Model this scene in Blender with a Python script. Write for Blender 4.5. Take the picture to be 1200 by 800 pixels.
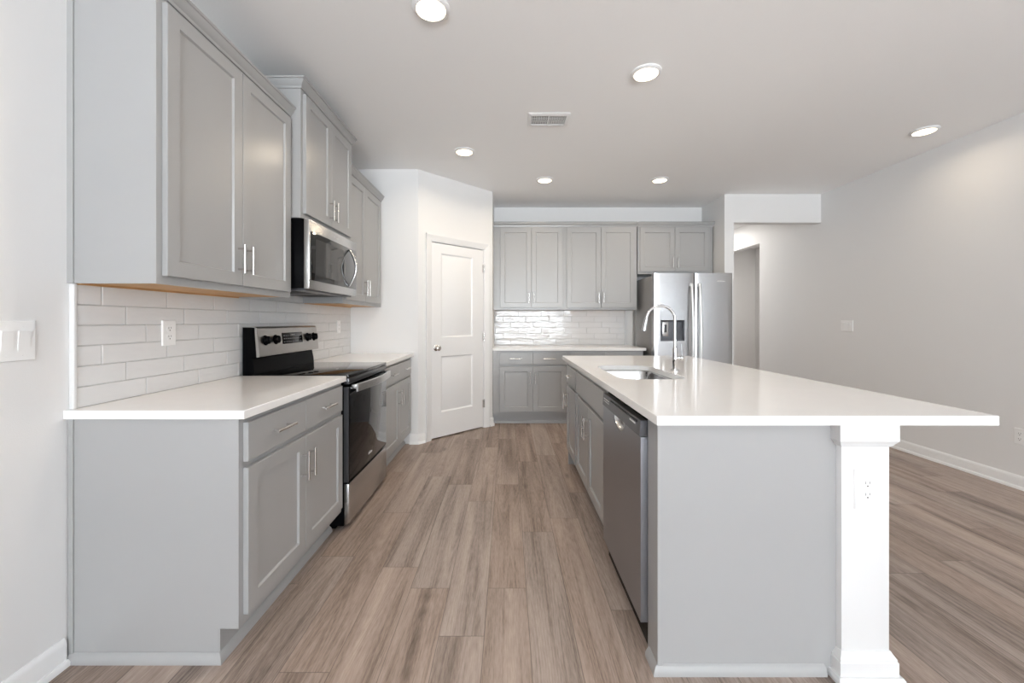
import bpy, bmesh, math, random
from math import pi, sin, cos, radians as R
from mathutils import Vector, Matrix
random.seed(7)
S = bpy.context.scene
C = S.collection
for o in list(bpy.data.objects):
    bpy.data.objects.remove(o)

# ------------------------------------------------------------------ camera
CAM_H = 1.235
cd = bpy.data.cameras.new('camera')
cam = bpy.data.objects.new('camera', cd); C.objects.link(cam)
cam.location = (0, 0, CAM_H); cam.rotation_euler = (pi/2, 0, 0)
cd.sensor_fit = 'HORIZONTAL'; cd.sensor_width = 36.0; cd.lens = 36.0*480/1200
cd.shift_x = 5/1200; cd.shift_y = -24/1200
cd.clip_start = 0.02; cd.clip_end = 100
S.camera = cam

# ------------------------------------------------------------------ world, lights, exposure
S.view_settings.view_transform = 'Standard'
try: S.view_settings.look = 'None'
except Exception: pass
S.view_settings.exposure = -0.40
S.view_settings.gamma = 1.0
S.view_settings.use_curve_mapping = False
try:
    S.cycles.use_denoising = True
    S.cycles.max_bounces = 12; S.cycles.diffuse_bounces = 8; S.cycles.glossy_bounces = 5
    S.cycles.sample_clamp_indirect = 6.0
    S.cycles.caustics_reflective = False; S.cycles.caustics_refractive = False
except Exception: pass
w = bpy.data.worlds.new('world'); S.world = w; w.use_nodes = True
w.node_tree.nodes['Background'].inputs[0].default_value = (0.80, 0.90, 1.0, 1)
w.node_tree.nodes['Background'].inputs[1].default_value = 2.0

def area_light(name, loc, rot, sx, sy, power, col=(1, 1, 1), spread=180, shape='RECTANGLE'):
    l = bpy.data.lights.new(name, 'AREA'); l.shape = shape
    l.size = sx; l.size_y = sy; l.energy = power; l.color = col; l.spread = R(spread)
    o = bpy.data.objects.new(name, l); C.objects.link(o)
    o.location = loc; o.rotation_euler = rot
    return o
# daylight coming in through the added, unseen windows behind and beside the photographer
REAR_Y = -6.0
area_light('daylight_rear', (0.8, REAR_Y-0.16, 1.5), (R(90), 0, 0), 3.2, 1.7, 450, (0.86, 0.94, 1.0))
# added low lights outside, aimed up through the windows to brighten the ceiling
area_light('ceiling_fill_rear', (0.8, REAR_Y-1.2, .05), (R(140), 0, 0), 5.0, 2.0, 3700, (.89, .95, 1.0))
area_light('ceiling_fill_side', (4.95, -.45, .05), (R(140), 0, R(90)), 3.0, 2.0, 45, (.93, .965, 1.0))
area_light('daylight_side', (3.95, -0.45, 1.15), (R(90), 0, R(90)), 1.9, 2.1, 10, (0.92, 0.965, 1.0))
LAMP_W = 7.5
HALL_W = 26.0

# ------------------------------------------------------------------ materials
def lin(c):
    return tuple((v/255/12.92 if v/255 <= .04045 else ((v/255+.055)/1.055)**2.4) for v in c)
def mat(name, col, rough=.5, metal=0.0, spec=.5, emit=None, es=0.0, bump=None, coat=0.0, aniso=None, var=0.0, vscale=3.0):
    m = bpy.data.materials.new(name); m.use_nodes = True
    nt = m.node_tree; b = nt.nodes['Principled BSDF']
    c = lin(col) if max(col) > 1.001 else col
    b.inputs['Base Color'].default_value = (*c, 1)
    b.inputs['Roughness'].default_value = rough
    b.inputs['Metallic'].default_value = metal
    b.inputs['Specular IOR Level'].default_value = spec
    if coat: b.inputs['Coat Weight'].default_value = coat; b.inputs['Coat Roughness'].default_value = .08
    if emit: b.inputs['Emission Color'].default_value = (*emit, 1); b.inputs['Emission Strength'].default_value = es
    tc = nt.nodes.new('ShaderNodeTexCoord')
    n = nt.nodes.new('ShaderNodeTexNoise'); n.inputs['Scale'].default_value = vscale
    nt.links.new(tc.outputs['Object'], n.inputs['Vector'])
    if var:
        mx = nt.nodes.new('ShaderNodeMix'); mx.data_type = 'RGBA'
        mx.inputs[6].default_value = (*[v*(1-var) for v in c], 1); mx.inputs[7].default_value = (*[min(1, v*(1+var)) for v in c], 1)
        nt.links.new(n.outputs['Fac'], mx.inputs[0]); nt.links.new(mx.outputs[2], b.inputs['Base Color'])
    if bump:
        sc, st, stretch = bump
        n2 = nt.nodes.new('ShaderNodeTexNoise'); n2.inputs['Scale'].default_value = sc; n2.inputs['Detail'].default_value = 2
        mp = nt.nodes.new('ShaderNodeMapping'); mp.inputs['Scale'].default_value = stretch
        nt.links.new(tc.outputs['Object'], mp.inputs['Vector']); nt.links.new(mp.outputs[0], n2.inputs['Vector'])
        bp = nt.nodes.new('ShaderNodeBump'); bp.inputs['Strength'].default_value = st; bp.inputs['Distance'].default_value = .01
        nt.links.new(n2.outputs['Fac'], bp.inputs['Height']); nt.links.new(bp.outputs[0], b.inputs['Normal'])
    return m

M = {}
M['wall'] = mat('wall_paint', (0.76, 0.758, 0.755), .55, bump=(220, .05, (1, 1, 1)))
M['ceil'] = mat('ceiling_paint', (0.91, 0.91, 0.91), .7, bump=(160, .06, (1, 1, 1)))
M['trim'] = mat('white_trim_paint', (0.81, 0.81, 0.81), .35)
M['column'] = mat('white_trim_darkened', (0.73, 0.73, 0.73), .35)  # trim white darkened here so strong light on the column does not clip
M['cab'] = mat('grey_cabinet_paint', (0.355, 0.355, 0.354), .28, var=.015)
M['cabkick'] = mat('grey_toe_kick', (0.36, 0.36, 0.358), .45)
M['shoe'] = mat('grey_shoe_moulding', (0.36, 0.36, 0.358), .4)
M['quartz'] = mat('white_quartz', (0.88, 0.875, 0.87), .10, var=.02, vscale=14)
M['tile'] = mat('glazed_white_tile', (0.70, 0.70, 0.70), .035, bump=(8, .42, (1, 1, 3.4)), var=.03, vscale=6)
M['grout'] = mat('pale_grout', (0.58, 0.58, 0.57), .8)
M['tiletrim'] = mat('white_tile_trim', (0.72, 0.72, 0.72), .25)
M['steel'] = mat('brushed_stainless', (0.56, 0.555, 0.55), .27, 1.0, bump=(60, .02, (1, 1, 30)))
M['steelv'] = mat('brushed_stainless_upright', (0.47, 0.47, 0.475), .24, 1.0, bump=(60, .02, (30, 30, .6)))
M['steeld'] = mat('dark_stainless_panel', (0.11, 0.11, 0.118), .30, .8)
M['steelc'] = mat('cool_brushed_stainless', (0.34, 0.355, 0.39), .33, 1.0, bump=(60, .02, (30, 30, .6)))
M['sinksteel'] = mat('polished_sink_steel', (0.50, 0.50, 0.50), .16, 1.0, bump=(5, .35, (1, 1, .2)))
M['panelsteel'] = mat('warm_stainless_panel', (0.40, 0.385, 0.37), .30, 1.0, bump=(60, .02, (1, 1, 30)))
M['nickel'] = mat('satin_nickel', (0.70, 0.68, 0.66), .25, 1.0)
M['handlesteel'] = mat('satin_handle_steel', (0.80, 0.80, 0.80), .38, 1.0)
M['chrome'] = mat('polished_chrome', (0.62, 0.62, 0.63), .09, 1.0)
M['black'] = mat('black_enamel', (0.003, 0.003, 0.0035), .16, spec=.04)
M['glass'] = mat('black_glass', (0.006, 0.006, 0.007), .03, spec=.3)
M['mwglass'] = mat('smoked_glass', (0.014, 0.0135, 0.013), .04, spec=.55)
M['cook'] = mat('black_ceramic_glass', (0.006, 0.006, 0.006), .05, spec=.45)
M['plastic'] = mat('white_plastic', (0.84, 0.84, 0.837), .3)
M['slot'] = mat('dark_slot', (0.08, 0.08, 0.08), .6)
M['greyslot'] = mat('grey_vent_interior', (0.33, 0.33, 0.33), .7)
M['maple'] = mat('raw_maple_plywood', (0.52, 0.30, 0.13), .55, var=.2, vscale=9)
M['mark'] = mat('pale_printed_mark', (0.75, 0.75, 0.75), .4)
M['fridgeside'] = mat('grey_textured_fridge_side', (0.20, 0.20, 0.20), .10)
M['dark'] = mat('dark_grey_plastic', (0.05, 0.05, 0.052), .4)
M['lens'] = mat('lamp_lens', (1, 1, 1), .4, emit=(1.0, .76, .48), es=10.0)

# window pane: clear glass with a faint reflection
pm = bpy.data.materials.new('window_pane'); pm.use_nodes = True
nt = pm.node_tree; nt.nodes.clear()
om = nt.nodes.new('ShaderNodeOutputMaterial'); mxs = nt.nodes.new('ShaderNodeMixShader'); mxs.inputs[0].default_value = .06
t_ = nt.nodes.new('ShaderNodeBsdfTransparent'); g_ = nt.nodes.new('ShaderNodeBsdfGlossy'); g_.inputs['Roughness'].default_value = .02
nt.links.new(t_.outputs[0], mxs.inputs[1]); nt.links.new(g_.outputs[0], mxs.inputs[2]); nt.links.new(mxs.outputs[0], om.inputs[0])
M['pane'] = pm

# plank floor
PW, PL, PX0 = .178, 1.20, -.0924
KN = {-3: .857, -2: .694, -1: .406, 0: .694, 1: 0.0, 2: .166, -4: .24, 3: .55, -5: .95, 4: 1.0}
def floor_material():
    m = bpy.data.materials.new('vinyl_plank_floor'); m.use_nodes = True
    nt = m.node_tree; N = nt.nodes; L = nt.links; b = N['Principled BSDF']
    def val(x):
        return x
    def math_(op, a, b_=None, c=None):
        n = N.new('ShaderNodeMath'); n.operation = op
        for i, v in enumerate((a, b_, c)):
            if v is None: continue
            if isinstance(v, (int, float)): n.inputs[i].default_value = v
            else: L.new(v, n.inputs[i])
        return n.outputs[0]
    tc = N.new('ShaderNodeTexCoord'); sp = N.new('ShaderNodeSeparateXYZ'); L.new(tc.outputs['Object'], sp.inputs[0])
    x, y = sp.outputs[0], sp.outputs[1]
    col = math_('DIVIDE', math_('SUBTRACT', x, PX0), PW)
    ci = math_('FLOOR', col); fx = math_('SUBTRACT', col, ci)
    rp = N.new('ShaderNodeValToRGB'); rp.color_ramp.interpolation = 'CONSTANT'
    rr = random.Random(3)
    els = rp.color_ramp.elements
    n0, n1 = -9, 21
    span = 32.0
    idx = list(range(n0, n1+1))
    while len(els) < len(idx): els.new(.99)
    for k, i in enumerate(idx):
        els[k].position = (i-n0+.02)/span
        v = KN.get(i, rr.random()*1.2)/1.2
        els[k].color = (v, v, v, 1)
    L.new(math_('DIVIDE', math_('ADD', ci, .5-n0), span), rp.inputs[0])
    row = math_('SUBTRACT', math_('DIVIDE', y, PL), rp.outputs[0])
    ri = math_('FLOOR', row); fy = math_('SUBTRACT', row, ri)
    cv = N.new('ShaderNodeCombineXYZ'); L.new(ci, cv.inputs[0]); L.new(ri, cv.inputs[1])
    wn = N.new('ShaderNodeTexWhiteNoise'); wn.noise_dimensions = '3D'; L.new(cv.outputs[0], wn.inputs[0])
    rnd = wn.outputs[0]
    wn2 = N.new('ShaderNodeTexWhiteNoise'); wn2.noise_dimensions = '3D'
    cv2 = N.new('ShaderNodeCombineXYZ'); L.new(ri, cv2.inputs[0]); L.new(ci, cv2.inputs[1]); cv2.inputs[2].default_value = 7.7
    L.new(cv2.outputs[0], wn2.inputs[0]); rnd2 = wn2.outputs[0]
    def stretched(sx, sy, detail, rough=.55, dist=0.0):
        c = N.new('ShaderNodeCombineXYZ')
        L.new(math_('ADD', math_('MULTIPLY', x, sx), math_('MULTIPLY', rnd, 37.0)), c.inputs[0])
        L.new(math_('ADD', math_('MULTIPLY', y, sy), math_('MULTIPLY', rnd2, 53.0)), c.inputs[1])
        n = N.new('ShaderNodeTexNoise'); n.inputs['Scale'].default_value = 1; n.inputs['Detail'].default_value = detail
        n.inputs['Roughness'].default_value = rough; n.inputs['Distortion'].default_value = dist
        L.new(c.outputs[0], n.inputs['Vector']); return n.outputs['Fac']
    fine = stretched(230, 20, 3, .6)
    mid = stretched(34, 1.6, 3, .6, .4)
    broad = stretched(9, .8, 2, .5, .5)
    streak = stretched(58, 1.1, 2, .5, .3)
    # cathedral figure: contour lines of a slow stretched noise
    fig = stretched(9, .55, 1.0, .4, .2)
    ring = math_('ABSOLUTE', math_('SUBTRACT', math_('FRACT', math_('MULTIPLY', fig, 22.0)), .5))
    ring = math_('MULTIPLY', ring, 2.0)
    sk = N.new('ShaderNodeMapRange'); sk.inputs['From Min'].default_value = .30; sk.inputs['From Max'].default_value = .46
    sk.inputs['To Min'].default_value = -.14; sk.inputs['To Max'].default_value = 0.0; L.new(streak, sk.inputs['Value'])
    tone = math_('ADD', math_('MULTIPLY', rnd, .16), math_('MULTIPLY', broad, .95))
    tone = math_('ADD', tone, math_('MULTIPLY', mid, .34))
    tone = math_('ADD', tone, math_('MULTIPLY', fine, .58))
    tone = math_('ADD', tone, math_('MULTIPLY', ring, .12))
    tone = math_('ADD', tone, sk.outputs[0])
    tone = math_('SUBTRACT', tone, .50)
    cr = N.new('ShaderNodeValToRGB'); e = cr.color_ramp.elements
    e[0].position = .08; e[0].color = (*lin((74, 60, 51)), 1)
    e[1].position = .95; e[1].color = (*lin((184, 165, 152)), 1)
    k = e.new(.36); k.color = (*lin((126, 108, 96)), 1)
    k = e.new(.62); k.color = (*lin((160, 140, 127)), 1)
    L.new(tone, cr.inputs[0])
    # knots
    cvk = N.new('ShaderNodeCombineXYZ'); L.new(math_('MULTIPLY', x, 5.6), cvk.inputs[0]); L.new(math_('MULTIPLY', y, 1.9), cvk.inputs[1])
    vo = N.new('ShaderNodeTexVoronoi'); vo.inputs['Scale'].default_value = 1.0; L.new(cvk.outputs[0], vo.inputs['Vector'])
    kn = N.new('ShaderNodeMapRange'); kn.inputs['From Min'].default_value = .02; kn.inputs['From Max'].default_value = .14
    kn.inputs['To Min'].default_value = .55; kn.inputs['To Max'].default_value = 1.0; L.new(vo.outputs['Distance'], kn.inputs['Value'])
    # joints between boards
    ex = math_('MULTIPLY', math_('MINIMUM', fx, math_('SUBTRACT', 1.0, fx)), PW)
    ey = math_('MULTIPLY', math_('MINIMUM', fy, math_('SUBTRACT', 1.0, fy)), PL)
    ed = math_('MINIMUM', ex, ey)
    gr = N.new('ShaderNodeMapRange'); gr.inputs['From Min'].default_value = .0006; gr.inputs['From Max'].default_value = .0024
    gr.inputs['To Min'].default_value = .55; gr.inputs['To Max'].default_value = 1.0; L.new(ed, gr.inputs['Value'])
    hs = N.new('ShaderNodeHueSaturation'); L.new(cr.outputs[0], hs.inputs['Color'])
    L.new(math_('MULTIPLY', gr.outputs[0], kn.outputs[0]), hs.inputs['Value'])
    L.new(math_('ADD', math_('MULTIPLY', rnd2, .18), .76), hs.inputs['Saturation'])
    L.new(hs.outputs[0], b.inputs['Base Color'])
    b.inputs['Roughness'].default_value = .42
    b.inputs['Specular IOR Level'].default_value = .35
    bp = N.new('ShaderNodeBump'); bp.inputs['Strength'].default_value = .12; bp.inputs['Distance'].default_value = .002
    L.new(math_('MULTIPLY', fine, gr.outputs[0]), bp.inputs['Height']); L.new(bp.outputs[0], b.inputs['Normal'])
    return m
M['floor'] = floor_material()

# ------------------------------------------------------------------ mesh helpers
class MB:
    def __init__(s): s.bm = bmesh.new(); s.mi = 0
    def _tag(s, faces):
        for f in faces: f.material_index = s.mi
    def box(s, x0, x1, y0, y1, z0, z1, bev=0.0, seg=2):
        if x0 > x1: x0, x1 = x1, x0
        if y0 > y1: y0, y1 = y1, y0
        if z0 > z1: z0, z1 = z1, z0
        v = [s.bm.verts.new(p) for p in ((x0,y0,z0),(x1,y0,z0),(x1,y1,z0),(x0,y1,z0),(x0,y0,z1),(x1,y0,z1),(x1,y1,z1),(x0,y1,z1))]
        fs = [s.bm.faces.new([v[i] for i in q]) for q in ((3,2,1,0),(4,5,6,7),(0,1,5,4),(1,2,6,5),(2,3,7,6),(3,0,4,7))]
        s._tag(fs)
        if bev:
            es = {e for f in fs for e in f.edges}
            r = bmesh.ops.bevel(s.bm, geom=list(es), offset=bev, segments=seg, profile=.5, affect='EDGES')
            s._tag(r['faces'])
        return s
    def rings(s, loops, cap0=True, cap1=True):
        """loops: lists of points of equal count, joined in order"""
        vs = [[s.bm.verts.new(p) for p in lp] for lp in loops]
        n = len(vs[0]); fs = []
        for a, b in zip(vs, vs[1:]):
            for i in range(n):
                j = (i+1) % n
                fs.append(s.bm.faces.new((a[i], a[j], b[j], b[i])))
        if cap0: fs.append(s.bm.faces.new(vs[0][::-1]))
        if cap1: fs.append(s.bm.faces.new(vs[-1]))
        s._tag(fs); return s
    def panel(s, x0, x1, z0, z1, steps, cap0=True, cap1=True):
        """rectangular rings in the xz plane: steps = [(inset, y), ...]"""
        return s.rings([[(x0+i, y, z0+i), (x1-i, y, z0+i), (x1-i, y, z1-i), (x0+i, y, z1-i)] for i, y in steps], cap0, cap1)
    def cyl(s, p0, p1, r0, r1=None, seg=20, caps=True):
        r1 = r0 if r1 is None else r1
        p0, p1 = Vector(p0), Vector(p1); d = (p1-p0).normalized()
        a = d.orthogonal().normalized(); b = d.cross(a)
        lp = lambda p, r: [p + (a*cos(2*pi*i/seg)+b*sin(2*pi*i/seg))*r for i in range(seg)]
        return s.rings([lp(p0, r0), lp(p1, r1)], caps, caps)
    def lathe(s, prof, c=(0,0,0), axis=(0,0,1), seg=28, cap0=True, cap1=True):
        c = Vector(c); d = Vector(axis).normalized(); a = d.orthogonal().normalized(); b = d.cross(a)
        return s.rings([[c+d*z+(a*cos(2*pi*i/seg)+b*sin(2*pi*i/seg))*max(r, 1e-5) for i in range(seg)] for r, z in prof], cap0, cap1)
    def tube(s, pts, r, seg=14, flat=None):
        pts = [Vector(p) for p in pts]; loops = []
        ref = None
        for i, p in enumerate(pts):
            t = (pts[min(i+1, len(pts)-1)]-pts[max(i-1, 0)]).normalized()
            if ref is None: ref = t.orthogonal().normalized()
            ref = (ref - t*ref.dot(t)).normalized(); b = t.cross(ref)
            rr = r[i] if isinstance(r, (list, tuple)) else r
            loops.append([p+(ref*cos(2*pi*k/seg)+b*sin(2*pi*k/seg))*rr for k in range(seg)])
        return s.rings(loops)
    def prism(s, poly, axis, a, b):
        """poly in the two other axes (in xyz order), extruded along axis from a to b"""
        def pt(u, v, w):
            return {'x': (w, u, v), 'y': (u, w, v), 'z': (u, v, w)}[axis]
        return s.rings([[pt(u, v, a) for u, v in poly], [pt(u, v, b) for u, v in poly]])
    def sweep(s, path, prof, closed=False):
        """moulding: horizontal path [(x,y)], profile [(out,z)] pushed to the right-hand side of the path, mitred"""
        n = len(path); P = [Vector(p) for p in path]; loops = []
        def nrm(a, b):
            d = (b-a).normalized(); return Vector((d.y, -d.x))
        for i in range(n):
            if closed or 0 < i < n-1:
                n0 = nrm(P[i-1], P[i]); n1 = nrm(P[i], P[(i+1) % n])
                m = (n0+n1); m = m/ m.dot(n0)
            elif i == 0: m = nrm(P[0], P[1])
            else: m = nrm(P[-2], P[-1])
            loops.append([(P[i].x+m.x*o, P[i].y+m.y*o, z) for o, z in prof])
        if closed: loops.append(loops[0])
        return s.rings(loops, not closed, not closed)
    def obj(s, name, mats, parent=None, loc=(0,0,0), rotz=0.0, smooth=True, bevel=0.0):
        bmesh.ops.recalc_face_normals(s.bm, faces=s.bm.faces[:])
        me = bpy.data.meshes.new(name); s.bm.to_mesh(me); s.bm.free()
        for m in (mats if isinstance(mats, (list, tuple)) else [mats]): me.materials.append(m)
        if smooth:
            me.polygons.foreach_set('use_smooth', [True]*len(me.polygons)); me.set_sharp_from_angle(angle=R(32))
        o = bpy.data.objects.new(name, me); C.objects.link(o)
        if parent is not None: o.parent = parent
        else: o.location = loc; o.rotation_euler = (0, 0, rotz)
        if bevel:
            bv = o.modifiers.new('edge', 'BEVEL'); bv.width = bevel; bv.segments = 2; bv.limit_method = 'ANGLE'; bv.angle_limit = R(40)
        return o
def thing(name, label, cat, loc=(0,0,0), rotz=0.0, group=None):
    o = bpy.data.objects.new(name, None); C.objects.link(o); o.empty_display_size = .1
    o.location = loc; o.rotation_euler = (0, 0, rotz)
    o['label'] = label; o['category'] = cat
    if group: o['group'] = group
    return o
def tag(o, label, cat, group=None):
    o['label'] = label; o['category'] = cat
    if group: o['group'] = group
    return o
def struct(o, label, cat):
    o['kind'] = 'structure'; o['label'] = label; o['category'] = cat; return o

# ------------------------------------------------------------------ key dimensions
WL, WR, WB = -1.595, 3.77, 5.51        # left, right and back wall planes
CZ = 2.76                              # ceiling
AX, AY = -.901, 4.12                   # start of the angled pantry wall
PLEN = 1.018                           # its length, at 45 degrees
BX, BY = AX+PLEN*cos(pi/4), AY+PLEN*sin(pi/4)
ST0, ST1, STY = 2.61, 2.722, 4.93      # stub wall beside the fridge
T = .12

# ------------------------------------------------------------------ room shell
struct(MB().box(WL-1, 7, REAR_Y-.3, 9.2, -.08, 0).obj('floor', M['floor']), 'grey brown wood look plank floor running away from the camera', 'floor')
struct(MB().box(WL-1, 7, REAR_Y-.3, 9.2, CZ, CZ+.1).obj('ceiling', M['ceil']), 'flat white ceiling with round lights', 'ceiling')
struct(MB().box(WL-T, WL, REAR_Y, WB+T, 0, CZ).obj('wall_left', M['wall']), 'pale painted wall behind the range and left cabinets', 'wall')
struct(MB().box(WL-T, ST1, WB, WB+T, 0, CZ).obj('wall_back', M['wall']), 'pale wall behind the refrigerator and back cabinets', 'wall')
struct(MB().box(WL, AX, AY, AY+T, 0, CZ).obj('wall_pantry', M['wall']), 'short pale wall facing the camera at the end of the left counter', 'wall')
DW0, DW1, DH = .150, .897, 2.07        # pantry door opening along the angled wall
mb = MB(); mb.box(0, DW0, 0, T, 0, CZ); mb.box(DW1, PLEN, 0, T, 0, CZ); mb.box(DW0, DW1, 0, T, DH, CZ)
struct(mb.obj('wall_angled', M['wall'], loc=(AX, AY, 0), rotz=R(45)), 'angled pale wall around the white pantry door', 'wall')
struct(MB().box(BX-T, BX, BY, WB, 0, CZ).obj('wall_return', M['wall']), 'pantry side wall at the end of the back counter', 'wall')
struct(MB().box(ST0, ST1, STY, 8.6, 0, CZ).obj('wall_hall', M['wall']), 'narrow pale wall end beside the refrigerator', 'wall')
struct(MB().box(ST1, WR, STY, STY+T, 2.42, CZ).obj('wall_header', M['wall']), 'pale header over the hall opening', 'wall')
struct(MB().box(ST0, 6.2, 8.6, 8.6+T, 0, CZ).obj('wall_hall_end', M['wall']), 'far end wall of the hall', 'wall')
# right wall: an added window near the camera, an opening far down the hall
OP0, OP1, OPH = 6.13, 7.35, 2.40
W0, W1, WZ0, WZ1 = -1.40, .50, .10, 2.12
mb = MB()
mb.box(WR, WR+T, REAR_Y, W0, 0, CZ); mb.box(WR, WR+T, W0, W1, 0, WZ0); mb.box(WR, WR+T, W0, W1, WZ1, CZ)
mb.box(WR, WR+T, W1, OP0, 0, CZ); mb.box(WR, WR+T, OP0, OP1, OPH, CZ); mb.box(WR, WR+T, OP1, 8.6, 0, CZ)
struct(mb.obj('wall_right', M['wall']), 'long pale wall on the right running into the hall', 'wall')
mb = MB(); mb.box(5.2, 5.3, 5.3, 8.6, 0, CZ); mb.box(WR+T, 5.3, 5.2, 5.3, 0, CZ)
struct(mb.obj('wall_side_room', M['wall']), 'dim wall seen through the opening down the hall', 'wall')
# rear wall with an added wide window
V0, V1, VZ0, VZ1 = -.85, 2.45, .58, 2.42
mb = MB()
mb.box(WL-T, V0, REAR_Y-T, REAR_Y, 0, CZ); mb.box(V1, WR+T, REAR_Y-T, REAR_Y, 0, CZ)
mb.box(V0, V1, REAR_Y-T, REAR_Y, 0, VZ0); mb.box(V0, V1, REAR_Y-T, REAR_Y, VZ1, CZ)
struct(mb.obj('wall_rear', M['wall']), 'wall behind the camera with an added wide window', 'wall')
def window(name, x0, x1, z0, z1, n, loc, rotz, lab):
    mb = MB(); f = .07
    mb.box(x0, x1, .03, .09, z0, z0+f); mb.box(x0, x1, .03, .09, z1-f, z1)
    for i in range(n+1):
        c = x0+f/2+(x1-x0-f)*i/n; mb.box(c-f/2, c+f/2, .032, .088, z0+f, z1-f)
    o = struct(mb.obj(name, M['trim'], loc=loc, rotz=rotz), lab, 'window')
    MB().box(x0+.02, x1-.02, .058, .062, z0+.02, z1-.02).obj('window_pane', M['pane'], o)
    return o
window('window_1', V0, V1, VZ0, VZ1, 4, (0, REAR_Y-T, 0), 0, 'wide white framed window added behind the camera for daylight')  # unseen window, invented to let daylight in from behind
window('window_2', W0, W1, WZ0, WZ1, 2, (WR+T, 0, 0), R(90), 'white framed glass door added beside the camera for daylight')  # also unseen, invented as a source of daylight from the side

# baseboards
BB = [(0, 0), (.026, 0), (.026, .012), (.020, .022), (.013, .022), (.013, .078), (.009, .090), (.004, .098), (0, .098)]
def baseboard(name, path, lab):
    return struct(MB().sweep(path, BB).obj(name, M['trim']), lab, 'baseboard')
baseboard('baseboard_left', [(WL, REAR_Y), (WL, 1.470)], 'white baseboard under the light switch, left of the counter')
baseboard('baseboard_right', [(WR, OP0), (WR, W1)], 'white baseboard along the right wall')
baseboard('baseboard_hall', [(ST1, 5.1), (ST1, 8.55)], 'white baseboard of the hall beside the refrigerator')
c45 = cos(pi/4)
def ang(s, off=0.0): return (AX+s*c45+off*c45, AY+s*c45-off*c45)
baseboard('baseboard_pantry', [(-.985, AY), (AX, AY), ang(.078)], 'white baseboard left of the pantry door')
baseboard('baseboard_angled', [ang(.966), ang(PLEN), (BX, BY+.05)], 'white baseboard right of the pantry door')

# pantry door casing and door
mb = MB()
cw = .066
CP = [(0, 0), (cw, 0), (cw, -.018), (cw-.012, -.018), (cw-.022, -.012), (.012, -.010), (.004, -.006), (0, -.004)]
def casing_leg(x_in, sgn):
    poly = [(x_in-sgn*o, y) for o, y in CP]
    mb.prism(poly, 'z', 0, DH+cw)
casing_leg(DW0+.006, 1); casing_leg(DW1-.006, -1)
mb.prism([(y, DH-.006+o) for o, y in CP], 'x', DW0-cw+.006, DW1+cw-.006)
mb.box(DW0, DW0+.012, .001, T, 0, DH); mb.box(DW1-.012, DW1, .001, T, 0, DH); mb.box(DW0, DW1, .001, T, DH-.012, DH)
mb.box(DW0+.012, DW0+.022, .05, T, 0, DH); mb.box(DW1-.022, DW1-.012, .05, T, 0, DH)
struct(mb.obj('trim_1', M['trim'], loc=(AX, AY, 0), rotz=R(45)), 'white casing around the pantry door', 'trim')
def pantry_door():
    x0, x1, z0, z1, yf = DW0+.015, DW1-.015, .014, DH-.018, .008
    mb = MB(); px0, px1 = .286, .721
    zs = [(.272, .862), (1.062, 1.950)]
    mb.box(x0, px0, yf, yf+.035, z0, z1); mb.box(px1, x1, yf, yf+.035, z0, z1)
    mb.box(px0, px1, yf, yf+.035, z0, zs[0][0]); mb.box(px0, px1, yf, yf+.035, zs[0][1], zs[1][0]); mb.box(px0, px1, yf, yf+.035, zs[1][1], z1)
    for a, b in zs:
        mb.panel(px0, px1, a, b, [(0, yf), (.006, yf+.006), (.014, yf+.011), (.026, yf+.011), (.050, yf+.003)], cap0=False)
    d = mb.obj('door_1', M['trim'], loc=(AX, AY, 0), rotz=R(45))
    struct(d, 'white two panel pantry door with nickel knob in the angled wall', 'door')
    kx, kz = .222, .953
    k = MB().lathe([(.030, 0), (.031, .004), (.024, .008), (.011, .012), (.010, .030), (.020, .036), (.027, .046), (.027, .056), (.018, .064), (0, .066)], (kx, yf, kz), (0, -1, 0)).obj('door_knob', M['nickel'], d)
    for hz in (.28, 1.05, 1.84):
        h = MB(); h.cyl((DW1-.012, -.006, hz-.045), (DW1-.012, -.006, hz+.045), .0065, seg=12)
        h.cyl((DW1-.012, -.006, hz+.045), (DW1-.012, -.006, hz+.052), .0045, seg=12)
        h.box(DW1-.03, DW1-.002, -.004, .0085, hz-.044, hz+.044)
        h.obj('hinge', M['nickel'], d)
pantry_door()

# ------------------------------------------------------------------ cabinets
# local frame of a cabinet: x along its width, y = 0 at the face frame and growing to the wall, z up
ST = .019
def shaker(x0, x1, z0, z1, stile=.058):
    return MB().panel(x0, x1, z0, z1, [(0, 0), (0, -ST+.0018), (.0018, -ST), (stile, -ST), (stile+.005, -ST+.009)])
def slab(x0, x1, z0, z1):
    return MB().panel(x0, x1, z0, z1, [(0, 0), (0, -ST+.002), (.002, -ST)])
def pull(parent, c, length=.150, vertical=True):
    x, z = c; yo = -ST-.030; h = length/2; p = .048
    mb = MB()
    if vertical:
        mb.cyl((x, yo, z-h), (x, yo, z+h), .0058, seg=14)
        for s in (-p, p): mb.cyl((x, -ST, z+s), (x, yo, z+s), .005, seg=10)
    else:
        mb.cyl((x-h, yo, z), (x+h, yo, z), .0058, seg=14)
        for s in (-p, p): mb.cyl((x+s, -ST, z), (x+s, yo, z), .005, seg=10)
    return mb.obj('handle', M['nickel'], parent)
DRZ = (.716, .860); DOZ = (.152, .692); RV = .026
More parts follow.
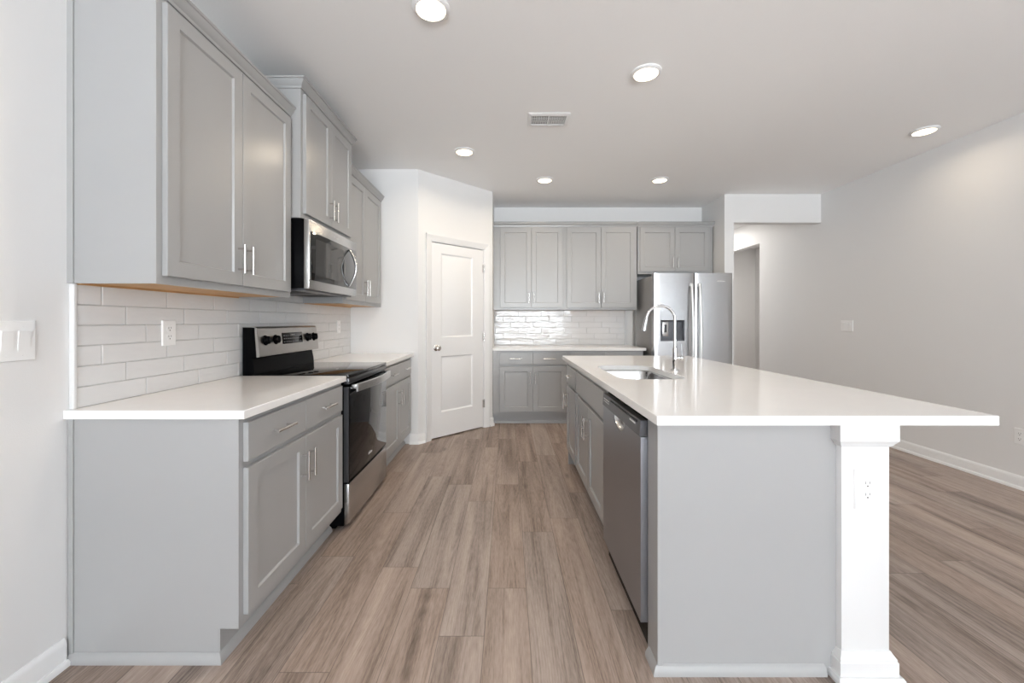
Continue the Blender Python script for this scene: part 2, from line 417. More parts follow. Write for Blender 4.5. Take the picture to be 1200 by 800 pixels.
def base_cabinet(label, loc, rotz, w, n_doors, n_drawers, depth=.600, kick_ends=(0, 0), pulls=True, false_front=False, handed=None, shoe=True, scribe=False, x_lo=None, x_hi=None):
    t = thing('base_cabinet', label, 'cabinet', loc, rotz)
    lo = RV if x_lo is None else x_lo; hi = w-RV if x_hi is None else x_hi
    mb = MB()
    if false_front:                       # open-topped box that the sink hangs in
        mb.box(0, .018, 0, depth-.002, .118, .882); mb.box(w-.018, w, 0, depth-.002, .118, .882)
        mb.box(.018, w-.018, 0, .019, .118, .882); mb.box(.018, w-.018, depth-.02, depth-.002, .118, .882)
        mb.box(.018, w-.018, .019, depth-.02, .118, .136); mb.box(0, w, .072, depth-.002, 0, .118)
    else: mb.prism([(0, .118), (0, .882), (depth-.002, .882), (depth-.002, 0), (.072, 0), (.072, .118)], 'x', 0, w)
    mb.obj('carcass', M['cab'], t)
    MB().box(.001, w-.001, .068, .074, 0, .118).obj('toe_kick', M['cabkick'], t)
    if shoe:
        SP = [(0, 0), (.016, 0), (.016, .010), (.010, .026), (0, .034)]
        path = [(w, .068), (0, .068)] if not kick_ends[0] else [(w, .068), (-.002, .068), (-.002, depth-.01)]
        # the path runs so that its right-hand side is the room
        MB().sweep([(x, y) for x, y in path[::-1]] if False else path, [(-o, z) for o, z in SP]).obj('shoe_moulding', M['shoe'], t)
    if n_drawers:
        wd = (hi-lo-(n_drawers-1)*.003)/n_drawers
        for i in range(n_drawers):
            a = lo+i*(wd+.003)
            d = slab(a, a+wd, *DRZ).obj('drawer', M['cab'], t)
            if not false_front: pull(d, (a+wd/2, (DRZ[0]+DRZ[1])/2), .145 if wd > .3 else .135, False)
    z1 = DOZ[1]
    wd = (hi-lo-(n_doors-1)*.003)/n_doors
    for i in range(n_doors):
        a = lo+i*(wd+.003)
        d = shaker(a, a+wd, DOZ[0], z1).obj('door', M['cab'], t)
        side = handed if handed is not None else (1 if (n_doors > 1 and i % 2 == 0) else 0)
        pull(d, (a+wd-.030 if side else a+.030, z1-.132), .134)
    return t
CR = [(0, 0), (.008, 0), (.010, .012), (.016, .018), (.028, .034), (.030, .044), (.036, .046), (.036, .056), (0, .056)]
def upper_cabinet(label, loc, rotz, w, z0, z1, depth, n_doors=2, crown=(0, 0), x_lo=None, x_hi=None, wood=True, pull_h=.075, scribe=False, inset=.003):
    t = thing('wall_cabinet', label, 'cabinet', loc, rotz)
    lo = RV if x_lo is None else x_lo; hi = w-RV if x_hi is None else x_hi
    mb = MB()
    mb.box(0, .016, 0, depth, z0, z1); mb.box(w-.016, w, 0, depth, z0, z1); mb.box(.016, w-.016, .0, .019, z0, z1)
    mb.box(.016, w-.016, .019, depth, z1-.016, z1); mb.box(.016, w-.016, depth-.01, depth, z0, z1)
    mb.obj('carcass', M['cab'], t)
    bm_ = MB(); bm_.box(.016, w-.016, .019, depth-.01, z0+inset, z0+inset+.015)
    if inset < .01: bm_.box(.016, w-.016, depth-.03, depth-.01, z0-.004, z0+.003)
    bm_.obj('bottom_panel', M['maple'] if wood else M['cab'], t)
    wd = (hi-lo-(n_doors-1)*.003)/n_doors; dz0, dz1 = z0+.030, z1-.026
    for i in range(n_doors):
        a = lo+i*(wd+.003)
        d = shaker(a, a+wd, dz0, dz1).obj('door', M['cab'], t)
        side = 1 if i % 2 == 0 else 0
        pull(d, (a+wd-.030 if side else a+.030, dz0+.048+pull_h), .134)
    e = .02
    path = []
    if crown[1]: path += [(w, depth-.002)]
    path += [(w, 0), (0, 0)]
    if crown[0]: path += [(0, depth-.002)]
    MB().sweep(path, [(-o, z1-.008+z) for o, z in CR]).obj('crown_moulding', M['cab'], t)
    if scribe:
        MB().box(-.006, 0, depth-.022, depth, z0, z1).obj('scribe_strip', M['cab'], t)
    return t
LF = -.977                              # face frame plane of the left run
YC0, YC1, YC2, YC3 = 1.487, 2.402, 3.165, 4.08
# left run, base
t = base_cabinet('grey base cabinet with finished end panel, two drawers and two doors, left of the range', (LF, YC0, 0), R(90), YC1-YC0, 2, 2, .618, kick_ends=(1, 0))
MB().box(-.006, 0, .596, .614, .0, .882).obj('scribe_strip', M['cab'], t)
t = base_cabinet('grey base cabinet between the range and the pantry wall', (LF, YC2, 0), R(90), AY-YC2-.003, 2, 2, .618, x_hi=YC3-YC2-RV)
# left run, wall cabinets
upper_cabinet('tall grey wall cabinet closest to the camera, above the white left counter', (WL+.319, YC0, 0), R(90), YC1-YC0, 1.372, 2.438, .319, crown=(1, 0), scribe=True)
upper_cabinet('deeper raised grey wall cabinet above the microwave', (WL+.381, YC1, 0), R(90), YC2-YC1, 1.842, 2.606, .381, crown=(1, 1), wood=False, pull_h=.055)
upper_cabinet('grey wall cabinet right of the microwave, against the pantry wall', (WL+.319, YC2, 0), R(90), AY-YC2, 1.372, 2.438, .319, x_hi=YC3-YC2-RV)
# back run
BF, UF = 4.90, 5.19
XB0, XB1, XB2 = BX+.001, .720, 1.635
base_cabinet('grey back wall base cabinet in the corner by the pantry door', (XB0, BF, 0), 0, XB1-XB0, 2, 2, WB-BF, x_lo=.082)
base_cabinet('grey back wall base cabinet beside the refrigerator, mostly behind the island', (XB1, BF, 0), 0, .90, 2, 2, WB-BF)
upper_cabinet('grey wall cabinet in the back corner by the pantry door', (XB0, UF, 0), 0, XB1-XB0, 1.376, 2.438, WB-UF, x_lo=.085, inset=.02)
upper_cabinet('grey wall cabinet on the back wall just left of the refrigerator', (XB1, UF, 0), 0, XB2-XB1, 1.376, 2.438, WB-UF, inset=.02)
upper_cabinet('short grey wall cabinet above the refrigerator', (XB2+.012, UF, 0), 0, 2.594-XB2-.012, 1.830, 2.438, WB-UF, crown=(0, 1), x_hi=2.55-XB2-.012, wood=False, pull_h=.06)
# island run, facing the range
IF_ = .524
DN, DF = 1.531, 2.135                   # dishwasher bay, near and far
SB1, IC1 = 3.048, 3.535
base_cabinet('grey island sink base cabinet with one plain false drawer front', (IF_, SB1, 0), R(-90), SB1-DF, 2, 1, .590, false_front=True)
base_cabinet('narrow grey island cabinet with single drawer at the far end', (IF_, IC1, 0), R(-90), IC1-SB1, 1, 1, .590, handed=0)

# island end and back panels
IY = 1.432
t = thing('island_end_panel', 'plain grey end panel of the island facing the camera, left of the white column', 'cabinet panel', (IF_, IY, 0))
mb = MB(); mb.box(0, .632, .006, .099, 0, .882)
mb.obj('panel', M['cab'], t)
mb = MB(); mb.box(0, .018, 0, .006, .03, .882); mb.obj('corner_strip', M['cab'], t)
MB().box(.018, .60, .002, .006, .855, .882).obj('top_strip', M['cab'], t)
SP = [(0, 0), (.017, 0), (.017, .010), (.010, .026), (0, .034)]
MB().sweep([(0, .082), (0, .0055), (.586, .0055)], [(-o, z) for o, z in SP] if False else SP).obj('shoe_moulding', M['shoe'], t)
t = thing('island_back_panel', 'grey back panel of the island under the seating overhang', 'cabinet panel', (IF_+.602, IY+.1, 0))
MB().box(0, .030, .0, 2.02, 0, .882).obj('panel', M['cab'], t)
MB().sweep([(.030, 0.0), (.030, 2.02)], SP).obj('shoe_moulding', M['shoe'], t)
t = thing('island_end_panel', 'grey end panel of the island facing the back wall', 'cabinet panel', (IF_, IC1+.001, 0))
MB().box(0, .600, 0, .018, 0, .882).obj('panel', M['cab'], t)

# ------------------------------------------------------------------ worktops
def counter(label, x0, x1, y0, y1):
    return tag(MB().box(x0, x1, y0, y1, .882, .914).obj('countertop', M['quartz'], bevel=.0025), label, 'countertop')
counter('white quartz countertop left of the range, with an outlet above it', WL+.001, -.945, 1.467, YC1-.002)
counter('short white quartz countertop between the range and the pantry wall', WL+.001, -.945, YC2+.002, AY-.001)
counter('white quartz countertop along the back wall left of the refrigerator', BX+.001, 1.645, 4.862, WB-.001)
def rrect(x0, x1, y0, y1, r, n=8):
    pts = []
    for cx, cy, a0 in ((x1-r, y1-r, 0), (x0+r, y1-r, 90), (x0+r, y0+r, 180), (x1-r, y0+r, 270)):
        for i in range(n+1):
            a = R(a0+90*i/n); pts.append((cx+r*cos(a), cy+r*sin(a)))
    return pts
IX0, IX1, IY0, IY1 = .505, 1.662, 1.385, 3.795
SX0, SX1, SY0, SY1 = .628, 1.005, 2.255, 2.945
def island_top():
    bm = bmesh.new()
    hole = rrect(SX0, SX1, SY0, SY1, .09)
    outer = [(IX0, IY0), (IX1, IY0), (IX1, IY1), (IX0, IY1)]
    def ring(pts, z):
        vs = [bm.verts.new((x, y, z)) for x, y in pts]
        es = [bm.edges.new((vs[i], vs[(i+1) % len(vs)])) for i in range(len(vs))]
        return vs, es
    c = .002
    rings = {}
    for z in (.882, .914):
        oi = [(IX0+c, IY0+c), (IX1-c, IY0+c), (IX1-c, IY1-c), (IX0+c, IY1-c)] if z > .9 else outer
        a, ea = ring(oi, z); b, eb = ring(hole, z)
        bmesh.ops.triangle_fill(bm, use_beauty=True, edges=ea+eb)
        rings[z] = (a, b)
    m = [bm.verts.new((x, y, .914-c)) for x, y in outer]
    for lo, hi in ((rings[.882][0], m), (m, rings[.914][0]), (rings[.882][1], rings[.914][1])):
        for i in range(len(lo)):
            j = (i+1) % len(lo); bm.faces.new((lo[i], lo[j], hi[j], hi[i]))
    s = MB(); s.bm.free(); s.bm = bm
    return tag(s.obj('countertop', M['quartz']), 'large white quartz island countertop with cutout for the sink', 'countertop')
island_top()
# sink
def sink():
    t = thing('kitchen_sink', 'stainless undermount sink set in the white island top', 'sink', ((SX0+SX1)/2, (SY0+SY1)/2, .70))
    hx, hy = (SX1-SX0)/2, (SY1-SY0)/2
    mb = MB(); lp = []
    def L_(g, z, r): return [(x, y, z-.70) for x, y in rrect(-hx+g, hx-g, -hy+g, hy-g, r)]
    for g, z, r in ((-.025, .876, .10), (-.025, .881, .10), (-.004, .881, .092), (.000, .872, .09), (.004, .74, .085), (.012, .70, .08), (.04, .685, .06), (.12, .680, .03)):
        lp.append(L_(g, z, r))
    mb.rings(lp, cap0=False, cap1=True)
    mb.obj('basin', M['sinksteel'], t)
    MB().lathe([(.055, -.0195), (.055, -.017), (.045, -.016), (.040, -.019), (0, -.0195)], (.02, .0, 0)).obj('drain', M['chrome'], t)
sink()
# faucet
def faucet():
    fx, fy = 1.078, 2.640
    t = thing('faucet', 'tall chrome gooseneck pull-down faucet standing behind the island sink', 'faucet', (fx, fy, .914))
    MB().lathe([(.027, 0), (.027, .006), (.024, .009), (.0175, .010), (.0175, .012)]).obj('base', M['chrome'], t)
    MB().lathe([(.0165, .010), (.0165, .060), (.0180, .063), (.0180, .092), (.0165, .095), (.0165, .148), (.012, .153), (.0095, .156)], cap0=False).obj('body', M['chrome'], t)
    r = .0925; zc = 1.2405-.914
    pts = [(0, 0, .150), (0, 0, .22), (0, 0, zc)]
    for i in range(1, 19):
        a = pi*i/18*.96; pts.append((-r+r*cos(a), 0, zc+r*sin(a)))
    end = Vector(pts[-1]); tdir = (Vector(pts[-1])-Vector(pts[-2])).normalized()
    MB().tube(pts, .0092, 16).obj('spout', M['chrome'], t)
    d = Vector((-.21, 0, -1)).normalized()
    h = MB().lathe([(.0095, -.004), (.0115, .004), (.0120, .02), (.0145, .065), (.0148, .080), (.010, .082)], end, d).obj('spray_head', M['chrome'], t)
    MB().lathe([(.0125, .0815), (.0125, .0835), (0, .0835)], end, d, cap0=False).obj('nozzle', M['dark'], h)
    lv = MB(); lv.lathe([(.0125, .014), (.0125, .030), (.0165, .034), (.0175, .040), (.014, .050), (0, .052)], (0, 0, .083), (1, -.25, 0))
    lv.cyl((.040, -.010, .090), (.036, -.011, .175), .0042, .0034, seg=10)
    lv.obj('lever_handle', M['chrome'], t)
faucet()

# ------------------------------------------------------------------ island column
def column():
    t = thing('island_column', 'square white column with cap and base under the island overhang', 'column', (1.2355, 1.4975, 0))
    hx, hy = .0825, .0825
    MB().box(-hx, hx, -hy, hy, 0, .882, .0015).obj('shaft', M['column'], t)
    sq = lambda: [(-hx, -hy), (-hx, hy), (hx, hy), (hx, -hy)]
    pth = [(-hx, -hy), (hx, -hy), (hx, hy), (-hx, hy)]
    capp = [(-.004, .882), (.019, .882), (.019, .824), (.010, .812), (.008, .806), (.003, .802), (-.004, .802)]
    MB().sweep(pth, capp, closed=True).obj('capital', M['column'], t)
    basep = [(-.004, 0), (.033, 0), (.033, .010), (.026, .022), (.018, .022), (.018, .066), (.015, .070), (.015, .076), (.006, .090), (.003, .097), (-.004, .097)]
    MB().sweep(pth, basep, closed=True).obj('base_moulding', M['column'], t)
column()

# ------------------------------------------------------------------ tile backsplashes
TH, TL, TG = .0762, .3048, .0028
def tiles(mb, run0, run1, z0, z1, starts, base_y, rng, put, lo=None, hi=None):
    """rows counted from the top; put(u, y, z) makes a point"""
    rows = int(round((z1-z0)/TH)); rows = max(rows, 1)
    for r in range(rows):
        zt = z1-r*TH; zb = max(zt-TH, z0)
        s0 = starts[r % len(starts)]
        k = math.floor((run0-s0)/TL); u = s0+k*TL
        while u < run1-1e-4:
            a, b = max(u, run0)+TG/2, min(u+TL, run1)-TG/2; u += TL
            if b-a < .012: continue
            za, zb_ = zb+TG/2, zt-TG/2; c = .0022
            dy = [rng.uniform(-.0004, .0004) for _ in range(4)]
            L0 = [put(a, base_y+.003, za), put(b, base_y+.003, za), put(b, base_y+.003, zb_), put(a, base_y+.003, zb_)]
            L1 = [put(a, base_y-.005, za), put(b, base_y-.005, za), put(b, base_y-.005, zb_), put(a, base_y-.005, zb_)]
            L2 = [put(a+c, base_y-.007+dy[0], za+c), put(b-c, base_y-.007+dy[1], za+c), put(b-c, base_y-.007+dy[2], zb_-c), put(a+c, base_y-.007+dy[3], zb_-c)]
            mb.rings([L0, L1, L2])
rng = random.Random(11)
t = thing('tile_backsplash', 'long white subway tile backsplash on the left wall behind the range', 'backsplash', (WL, YC0, .914), R(90))
mb = MB()
pu = lambda u, y, z: (u, y, z)
Y0 = YC0+.012
st = [1.594-YC0, 1.695-YC0, 1.79-YC0]
tiles(mb, .012, AY-.002-YC0, 0, .4572, st, -.009, rng, pu)
tiles(mb, YC1-YC0+.004, YC2-YC0-.004, .4576, .4576+.05, [1.79-YC0], -.009, rng, pu)
mb.mi = 1; mb.box(.012, AY-.002-YC0, -.010, -.0005, 0, .457); mb.box(YC1-YC0+.004, YC2-YC0-.004, -.010, -.0005, .457, .507)
mb.obj('tile_field', [M['tile'], M['grout']], t)
MB().box(.0, .012, -.020, -.0005, 0, .457, .002).obj('edge_trim', M['tiletrim'], t)
t = thing('tile_backsplash', 'white glossy subway tile backsplash on the back wall by the refrigerator', 'backsplash', (BX, WB, .914))
mb = MB(); wbk = 1.578-BX
tiles(mb, .001, wbk-.012, 0, .460, [.02, .12, .22], -.009, rng, pu)
mb.mi = 1; mb.box(.001, wbk-.012, -.010, -.0005, 0, .460)
mb.obj('tile_field', [M['tile'], M['grout']], t)
MB().box(wbk-.012, wbk, -.020, -.0005, 0, .460, .002).obj('edge_trim', M['tiletrim'], t)

# ------------------------------------------------------------------ range (local frame as the cabinets)
def emblem(parent, c, w, h, y):
    """a tiny pale badge: a swoosh over a row of short strokes"""
    mb = MB(); x, z = c
    n = 9
    for i in range(n):
        a = x-w/2+w*(i+.15)/n; b = a+w/n*.6
        hh = h*(.55 if i % 3 else .8)
        mb.box(a, b, y-.0006, y, z-hh/2, z+hh/2)
    pts = [(x-w*.12+w*.35*cos(a), y-.0003, z+h*.75*sin(a)) for a in [pi*k/10 for k in range(2, 9)]]
    mb.tube(pts, h*.06, 6)
    return mb.obj('badge', M['mark'], parent)
def kitchen_range():
    w = .750
    t = thing('kitchen_range', 'stainless electric range with black glass oven door', 'range', (LF+.012, 2.4085, 0), R(90))
    D = .600
    mb = MB(); mb.box(0, w, .0, D, .03, .897); mb.box(.03, w-.03, .06, D-.03, .0, .03)
    mb.obj('body', M['black'], t)
    MB().box(-.001, w+.001, -.028, D-.066, .897, .918, .003).obj('cooktop', M['cook'], t)
    MB().box(.002, w-.002, -.030, .0, .862, .896, .002).obj('front_trim', M['steeld'], t)
    # oven door
    d = MB().box(.004, w-.004, -.028, -.001, .285, .846, .003).obj('oven_door', M['black'], t)
    g = MB().panel(.010, w-.010, .296, .840, [(0, -.0275), (0, -.030), (.002, -.0312)]).obj('oven_glass', M['glass'], d)
    MB().box(.000, .004, -.028, -.001, .285, .846).obj('door_edge', M['steeld'], d)
    # flat bowed handle
    hb = MB(); n = 20; loops = []
    for i in range(n+1):
        f = i/n; x = .035+f*(w-.070); y = -.062-.030*sin(pi*f)
        loops.append([(x, y, .812), (x, y-.012, .815), (x, y-.012, .858), (x, y, .861)])
    hb.rings(loops)
    for x in (.05, w-.05): hb.box(x-.012, x+.012, -.066, -.030, .830, .856, .002)
    hb.obj('oven_handle', M['steel'], d)
    emblem(d, (w*.5, .345), .075, .016, -.0314)
    MB().box(.003, w-.003, -.030, -.001, .040, .274, .003).obj('storage_drawer', M['steel'], t)
    # backguard
    yb = D
    bg = MB(); bg.prism([(yb-.002, .900), (yb-.075, .900), (yb-.070, .960), (yb-.058, 1.015), (yb-.090, 1.026), (yb-.076, 1.190), (yb-.066, 1.197), (yb-.002, 1.197)], 'x', 0.006, w-.006)
    bgo = bg.obj('backguard', M['black'], t)
    fp = MB(); fp.prism([(yb-.088, 1.020), (yb-.104, 1.022), (yb-.106, 1.030), (yb-.088, 1.190), (yb-.080, 1.200), (yb-.004, 1.200), (yb-.004, 1.197), (yb-.076, 1.196)], 'x', 0.0, w)
    pnl = fp.obj('control_panel', M['panelsteel'], bgo)
    def onp(z): return yb-.106+(z-1.030)/(1.190-1.030)*.018
    sl = Vector((0, -1, .018/.160)).normalized()
    dz = 1.118
    dp = MB(); y0 = onp(1.085); y1 = onp(1.158)
    dp.rings([[(.258, y0-.001, 1.085), (.520, y0-.001, 1.085), (.520, y1-.001, 1.158), (.258, y1-.001, 1.158)], [(.262, y0-.003, 1.089), (.516, y0-.003, 1.089), (.516, y1-.003, 1.154), (.262, y1-.003, 1.154)]])
    dpo = dp.obj('display', M['glass'], bgo)
    bt = MB(); rr = random.Random(2)
    for i in range(9):
        for j in range(3):
            if i in (4,) and j == 2: continue
            z = 1.098+.020*j; x = .275+.026*i; y = onp(z)-.0036
            bt.box(x, x+.010, y-.0003, y, z-.002, z+.003)
    bt.box(.372, .410, onp(1.146)-.004, onp(1.146)-.0034, 1.137, 1.147)
    bt.obj('display_legend', mark_dim, dpo)
    for x in (.075, .185, .595, .690):
        c = Vector((x, onp(dz), dz)); k = MB()
        k.lathe([(.031, -.001), (.031, .002), (.025, .004), (.024, .020), (.022, .023), (0, .023)], c, sl)
        k.box(x-.004, x+.004, c.y-.028, c.y-.006, dz-.021, dz+.024, .001)
        k.obj('knob', M['black'], bgo)
mark_dim = mat('dim_grey_legend', (0.30, 0.30, 0.31), .5)
kitchen_range()

# ------------------------------------------------------------------ microwave
def microwave():
    w = .752; z0, z1 = 1.425, 1.838; d = .395; yf = -.034
    t = thing('microwave', 'stainless over-the-range microwave hung below the raised cabinet', 'microwave', (WL+d, 2.407, 0), R(90))
    mb = MB(); mb.box(0, w, 0, d-.002, z0+.004, z1, .002)
    mb.obj('body', M['black'], t)
    f = MB().box(0, w, yf, -.001, z0, z1-.004, .004).obj('front_frame', M['steel'], t)
    MB().panel(.016, w-.012, z0+.052, z1-.070, [(0, yf+.001), (0, yf-.0012), (.002, yf-.0022)]).obj('door_glass', M['mwglass'], t)
    MB().panel(.075, .50, z0+.085, z1-.105, [(0, yf-.002), (0, yf-.0028)]).obj('window_screen', M['mwglass'], t)
    hx = .600; pts = []
    n = 18
    for i in range(n+1):
        a = i/n; pts.append((hx, yf-.004-.050*sin(pi*a), z0+.062+a*(z1-z0-.142)))
    MB().tube(pts, [.006+.004*sin(pi*i/n) for i in range(n+1)], 12).obj('door_handle', M['steel'], t)
    vt = MB(); vt.box(.02, w-.02, .0, d-.03, z0-.008, z0+.004)
    vt.obj('bottom_vent', M['steeld'], t)
    gr = MB()
    for i in range(2):
        for k in range(10):
            x = .06+i*.36+k*.028; gr.box(x, x+.014, .08, d-.10, z0-.0095, z0-.0075)
    gr.obj('grease_filter', M['dark'], t)
    emblem(t, (w*.5, z1-.040), .065, .012, yf-.0004)
microwave()

# ------------------------------------------------------------------ refrigerator
def fridge():
    x0, w, h = 1.674, .910, 1.786
    yd = 4.70
    t = thing('refrigerator', 'stainless side-by-side refrigerator with ice and water dispenser', 'refrigerator', (x0, yd, 0))
    D = WB-.05-yd
    MB().box(.006, w-.006, .075, D, .03, 1.760, .004).obj('body', M['fridgeside'], t)
    MB().box(.02, w-.02, .03, .075, .03, .10).obj('toe_grille', M['dark'], t)
    split = .470
    def door(a, b): 
        mb = MB(); r = .014
        pl = [(a, .068), (a, r*.8), (a+r*.3, r*.25), (a+r, 0)]
        n = 8
        for i in range(1, n): pl.append((a+r+(b-a-2*r)*i/n, -.006*sin(pi*i/n)))
        pl += [(b-r, 0), (b-r*.3, r*.25), (b, r*.8), (b, .068)]
        return pl
    # left door is pierced for the dispenser niche, so it is made of four blocks
    q0, q1, c0, c1 = 1.752-x0, 2.028-x0, 1.005, 1.362
    def clip(pl, a, b):
        def yat(x):
            for (xa, ya), (xb, yb) in zip(pl, pl[1:]):
                if xa <= x <= xb and xb > xa: return ya+(yb-ya)*(x-xa)/(xb-xa)
            return .0
        ins = [p for p in pl if a+1e-6 < p[0] < b-1e-6 and p[1] < .06]
        return yat, ins
    a, b = .002, split-.003
    pl = door(a, b); yat, _ = clip(pl, 0, 1)
    mb = MB()
    mb.prism(pl, 'z', .11, c0); mb.prism(pl, 'z', c1, h)
    left = [p for p in pl if p[0] < q0]; mb.prism(left+[(q0, yat(q0)), (q0, .068)], 'z', c0, c1)
    right = [p for p in pl if p[0] > q1]; mb.prism([(q1, .068), (q1, yat(q1))]+right, 'z', c0, c1)
    dl = mb.obj('freezer_door', M['steelv'], t)
    a2, b2 = split+.003, w-.002
    dr = MB().prism(door(a2, b2), 'z', .11, h).obj('fridge_door', M['steelv'], t)
    # dispenser
    yf = yat((q0+q1)/2)
    mb = MB(); mb.box(q0, q1, .055, .068, c0, c1); mb.box(q0, q0+.008, yf+.001, .06, c0, 1.235); mb.box(q1-.008, q1, yf+.001, .06, c0, 1.235); mb.box(q0, q1, yf+.001, .06, c0, c0+.012)
    ds = mb.obj('dispenser_niche', M['steeld'], dl)
    cp = MB(); cp.prism([(yf-.004, 1.362), (yf-.004, 1.245), (yf+.012, 1.232), (.058, 1.232), (.058, 1.362)], 'x', q0, q1)
    cp.obj('dispenser_controls', M['steelv'], dl)
    fr = MB(); fr.box(q0-.006, q1+.006, yf-.003, yf+.004, c0-.008, c0); fr.obj('drip_tray', M['steel'], dl)
    pd = MB(); pd.box(q0+.03, q0+.10, .02, .05, 1.06, 1.225, .004); pd.obj('dispenser_paddle', M['steel'], dl)
    pk = MB(); pk.box(q0+.052, q0+.078, .012, .022, 1.105, 1.195, .003); pk.obj('dispenser_spout', M['dark'], dl)
    # bowed handles
    for nm, hx, par in (('freezer_handle', split-.045, dl), ('fridge_handle', split+.045, dr)):
        n = 22; lp = []
        for i in range(n+1):
            f = i/n; z = .52+f*(1.665-.52); y = -.026-.040*sin(pi*f)**.8
            wd = .0145
            lp.append([(hx+wd*cos(2*pi*k/14), y-.003+.011*sin(2*pi*k/14), z) for k in range(14)])
        hb = MB(); hb.rings(lp)
        for z in (.535, 1.650): hb.box(hx-.010, hx+.010, -.034, .002, z-.018, z+.018, .002)
        hb.obj(nm, M['handlesteel'], par)
    for x in (.05, w-.05): MB().box(x-.03, x+.03, .02, .12, 1.760, 1.782, .004).obj('hinge_cover', M['dark'], t)
    emblem(dr, ((845-595)/480*4.7-x0+.0, 1.235+(376-329.5)/480*4.7), .095, .014, -.0062)
fridge()

# ------------------------------------------------------------------ dishwasher (local frame turned to face the range)
def dishwasher():
    w = DF-DN-.006
    t = thing('dishwasher', 'stainless dishwasher built into the island beside the sink cabinet', 'dishwasher', (IF_, DF-.003, 0), R(-90))
    MB().box(.002, w-.002, .002, .56, .02, .872).obj('tub', M['black'], t)
    MB().box(.0, w, .055, .075, .0, .100).obj('toe_kick', M['black'], t)
    # door skin with a scooped grip cut in its top edge
    zt, zb = .800, .107; gx, gw, gd = w*.5, .085, .055
    pts = [(0, zb), (w, zb), (w, zt), (gx+gw, zt)]
    n = 16
    for i in range(1, n): a = pi*i/n; pts.append((gx+gw*cos(a), zt-gd*sin(a)))
    pts += [(gx-gw, zt), (0, zt)]
    d = MB().prism(pts, 'y', -.026, .001).obj('door', M['steelc'], t)
    cp = MB().prism([(-.030, .802), (-.026, .862), (.001, .862), (.001, .802)], 'x', 0, w).obj('control_panel', M['steeld'], t)
    mb = MB(); n = 14; lp = []
    for k, (s, y) in enumerate(((1.0, -.024), (.93, -.012), (.8, -.004))):
        lp.append([(gx+gw*s*cos(pi*i/n), y, zt+.001-gd*s*sin(pi*i/n)) for i in range(n+1)])
    mb.rings(lp, cap0=False)
    mb.obj('grip_scoop', M['steel'], d)
    lg = MB()
    for i in range(5):
        x = .030+.022*i; lg.box(x, x+.012, -.0308, -.0285, .838, .842); lg.box(x+.003, x+.008, -.031, -.0288, .826, .831)
    lg.obj('control_legend', M['mark'], cp)
    MB().box(.47, .54, -.0303, -.028, .836, .842).obj('badge', M['mark'], cp)
    bl = MB().box(.16, .56, -.0300, -.027, .848, .8545).obj('vent_slot', M['black'], cp)
dishwasher()

# ------------------------------------------------------------------ wall plates
# local frame: x right, z up, y = 0 on the wall, the plate comes out along -y
def outlet(label, loc, rotz, w=.072, h=.118, gang=1):
    t = thing('wall_outlet', label, 'outlet', loc, rotz)
    MB().panel(-w/2, w/2, -h/2, h/2, [(0, .0), (0, -.003), (.003, -.0062)]).obj('cover_plate', M['plastic'], t)
    for z in (-.0195, .0195):
        r = MB(); p = [(.0165*cos(2*pi*i/28), z+max(-.0135, min(.0135, .0175*sin(2*pi*i/28)))) for i in range(28)]
        r.prism(p, 'y', -.0062, -.0082); o = r.obj('receptacle', M['plastic'], t)
        s = MB(); s.box(-.0075, -.0055, -.0088, -.008, z-.001, z+.008); s.box(.0055, .0075, -.0088, -.008, z+.0005, z+.008)
        s.cyl((0, -.008, z-.0075), (0, -.0088, z-.0075), .0028, seg=10); s.obj('socket_slots', M['slot'], o)
    MB().cyl((0, -.006, 0), (0, -.0072, 0), .0030, seg=10).obj('screw', M['plastic'], t)
    return t
def switch(label, loc, rotz, gangs, h=.120):
    w = .070+.046*(gangs-1)
    t = thing('light_switch', label, 'light switch', loc, rotz)
    MB().panel(-w/2, w/2, -h/2, h/2, [(0, 0), (0, -.003), (.003, -.0062)]).obj('cover_plate', M['plastic'], t)
    for g in range(gangs):
        x = (g-(gangs-1)/2)*.046
        r = MB(); r.prism([(-.006, -.033), (-.0075, -.033), (-.0088, 0), (-.0125, .033), (-.006, .033)], 'x', x-.0165, x+.0165); r.obj('rocker', M['plastic'], t)
        for z in (-.048, .048): MB().cyl((x, -.006, z), (x, -.0070, z), .0032, seg=10).obj('screw', M['plastic'], t)
    return t
switch('white double rocker switch on the wall left of the backsplash', (WL, 1.322, 1.170), R(90), 2, h=.132)
outlet('white outlet on the tile above the left counter, near the range', (WL+.016, 1.905, 1.180), R(90), .076)
outlet('white outlet on the tile right of the range, by the pantry wall', (WL+.016, 3.820, 1.180), R(90), .072)
outlet('white outlet on the front of the island column', (1.2365, 1.415, .656), 0, .083, .138)
switch('white triple rocker switch on the right wall', (WR, 4.55, 1.180), R(-90), 3)
outlet('white outlet low on the right wall above the baseboard', (WR, 3.010, .386), R(-90))

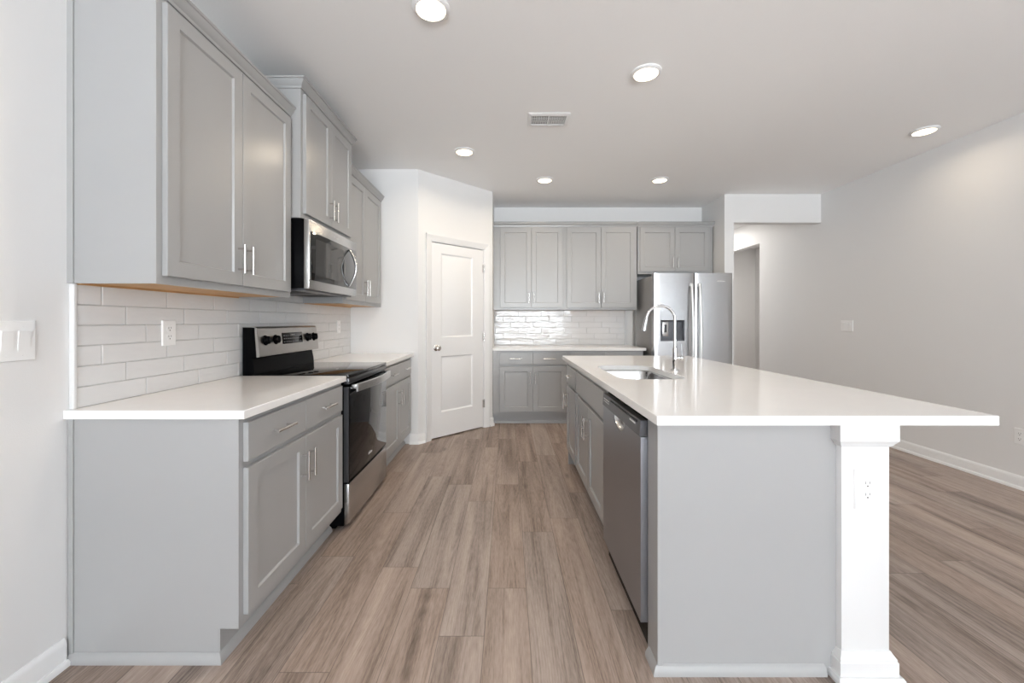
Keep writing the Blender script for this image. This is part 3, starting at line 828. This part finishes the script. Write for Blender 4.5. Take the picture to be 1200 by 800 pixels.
# ------------------------------------------------------------------ ceiling lights and vent
def ceiling_light(label, x, y, f=1.0):
    t = thing('ceiling_light', label, 'ceiling light', (x, y, CZ), 0, 'recessed ceiling lights')
    MB().lathe([(.092, -.0005), (.092, -.006), (.084, -.013), (.072, -.015), (.070, -.011)], cap0=True, cap1=False, seg=40).obj('trim_ring', M['trim'], t)
    MB().lathe([(.0705, -.010), (.0705, -.0115), (.05, -.0145), (0, -.0155)], cap0=True, cap1=False, seg=40).obj('lens', M['lens'], t)
    l = bpy.data.lights.new('lamp', 'AREA'); l.shape = 'DISK'; l.size = .14; l.energy = LAMP_W*f; l.color = (1.0, .85, .66); l.spread = R(160)
    o = bpy.data.objects.new('lamp', l); C.objects.link(o); o.parent = t; o.location = (0, 0, -.020)
    return t
for lab, x, y, *f in (
    ('round ceiling light closest to the camera, above the left counter edge', -.374, 1.995),
    ('round ceiling light between the vent and the right edge, over the island', .849, 2.515),
    ('round ceiling light far right, beside the right wall', 3.335, 3.28, .35),
    ('round ceiling light near the top of the pantry corner', -.390, 3.68),
    ('round ceiling light in the back row, left one above the back wall cabinets', .400, 4.42),
    ('round ceiling light in the back row, above the refrigerator side', 1.640, 4.42)):
    ceiling_light(lab, x, y, *f)
def vent():
    t = thing('ceiling_vent', 'white rectangular ceiling vent between the lights', 'vent', (.307, 3.095, CZ))
    hx, hy = .155, .098
    mb = MB(); f = .028
    mb.sweep([(-hx, -hy), (hx, -hy), (hx, hy), (-hx, hy)], [(0, -.0005), (0, -.004), (-f+.006, -.012), (-f, -.012), (-f, -.0005)], closed=True)
    mb.box(-.006, .006, -hy+f, hy-f, -.012, -.001)
    mb.obj('frame', M['trim'], t)
    MB().box(-hx+f, hx-f, -hy+f, hy-f, -.0022, -.0006).obj('duct_opening', M['greyslot'], t)
    sl = MB()
    for s in (-1, 1):
        for k in range(9):
            x = s*(.014+k*.0128); sl.prism([(x-.0012, -.0025), (x+.0012, -.0025), (x+.0012+s*.004, -.0115), (x-.0012+s*.004, -.0115)], 'y', -hy+f, hy-f)
    for k in (-.028, 0, .028): sl.box(-hx+f, hx-f, k-.001, k+.001, -.009, -.006)
    sl.obj('louvers', M['trim'], t)
vent()
# unseen fill lights added to brighten the hall and side room
area_light('side_room_fill', (4.6, 6.9, CZ-.03), (0, 0, 0), .3, .3, 24, (1, .965, .92))
hl = area_light('hall_fill', (3.2, 6.9, CZ-.03), (0, 0, 0), .3, .3, HALL_W, (1, .965, .92))
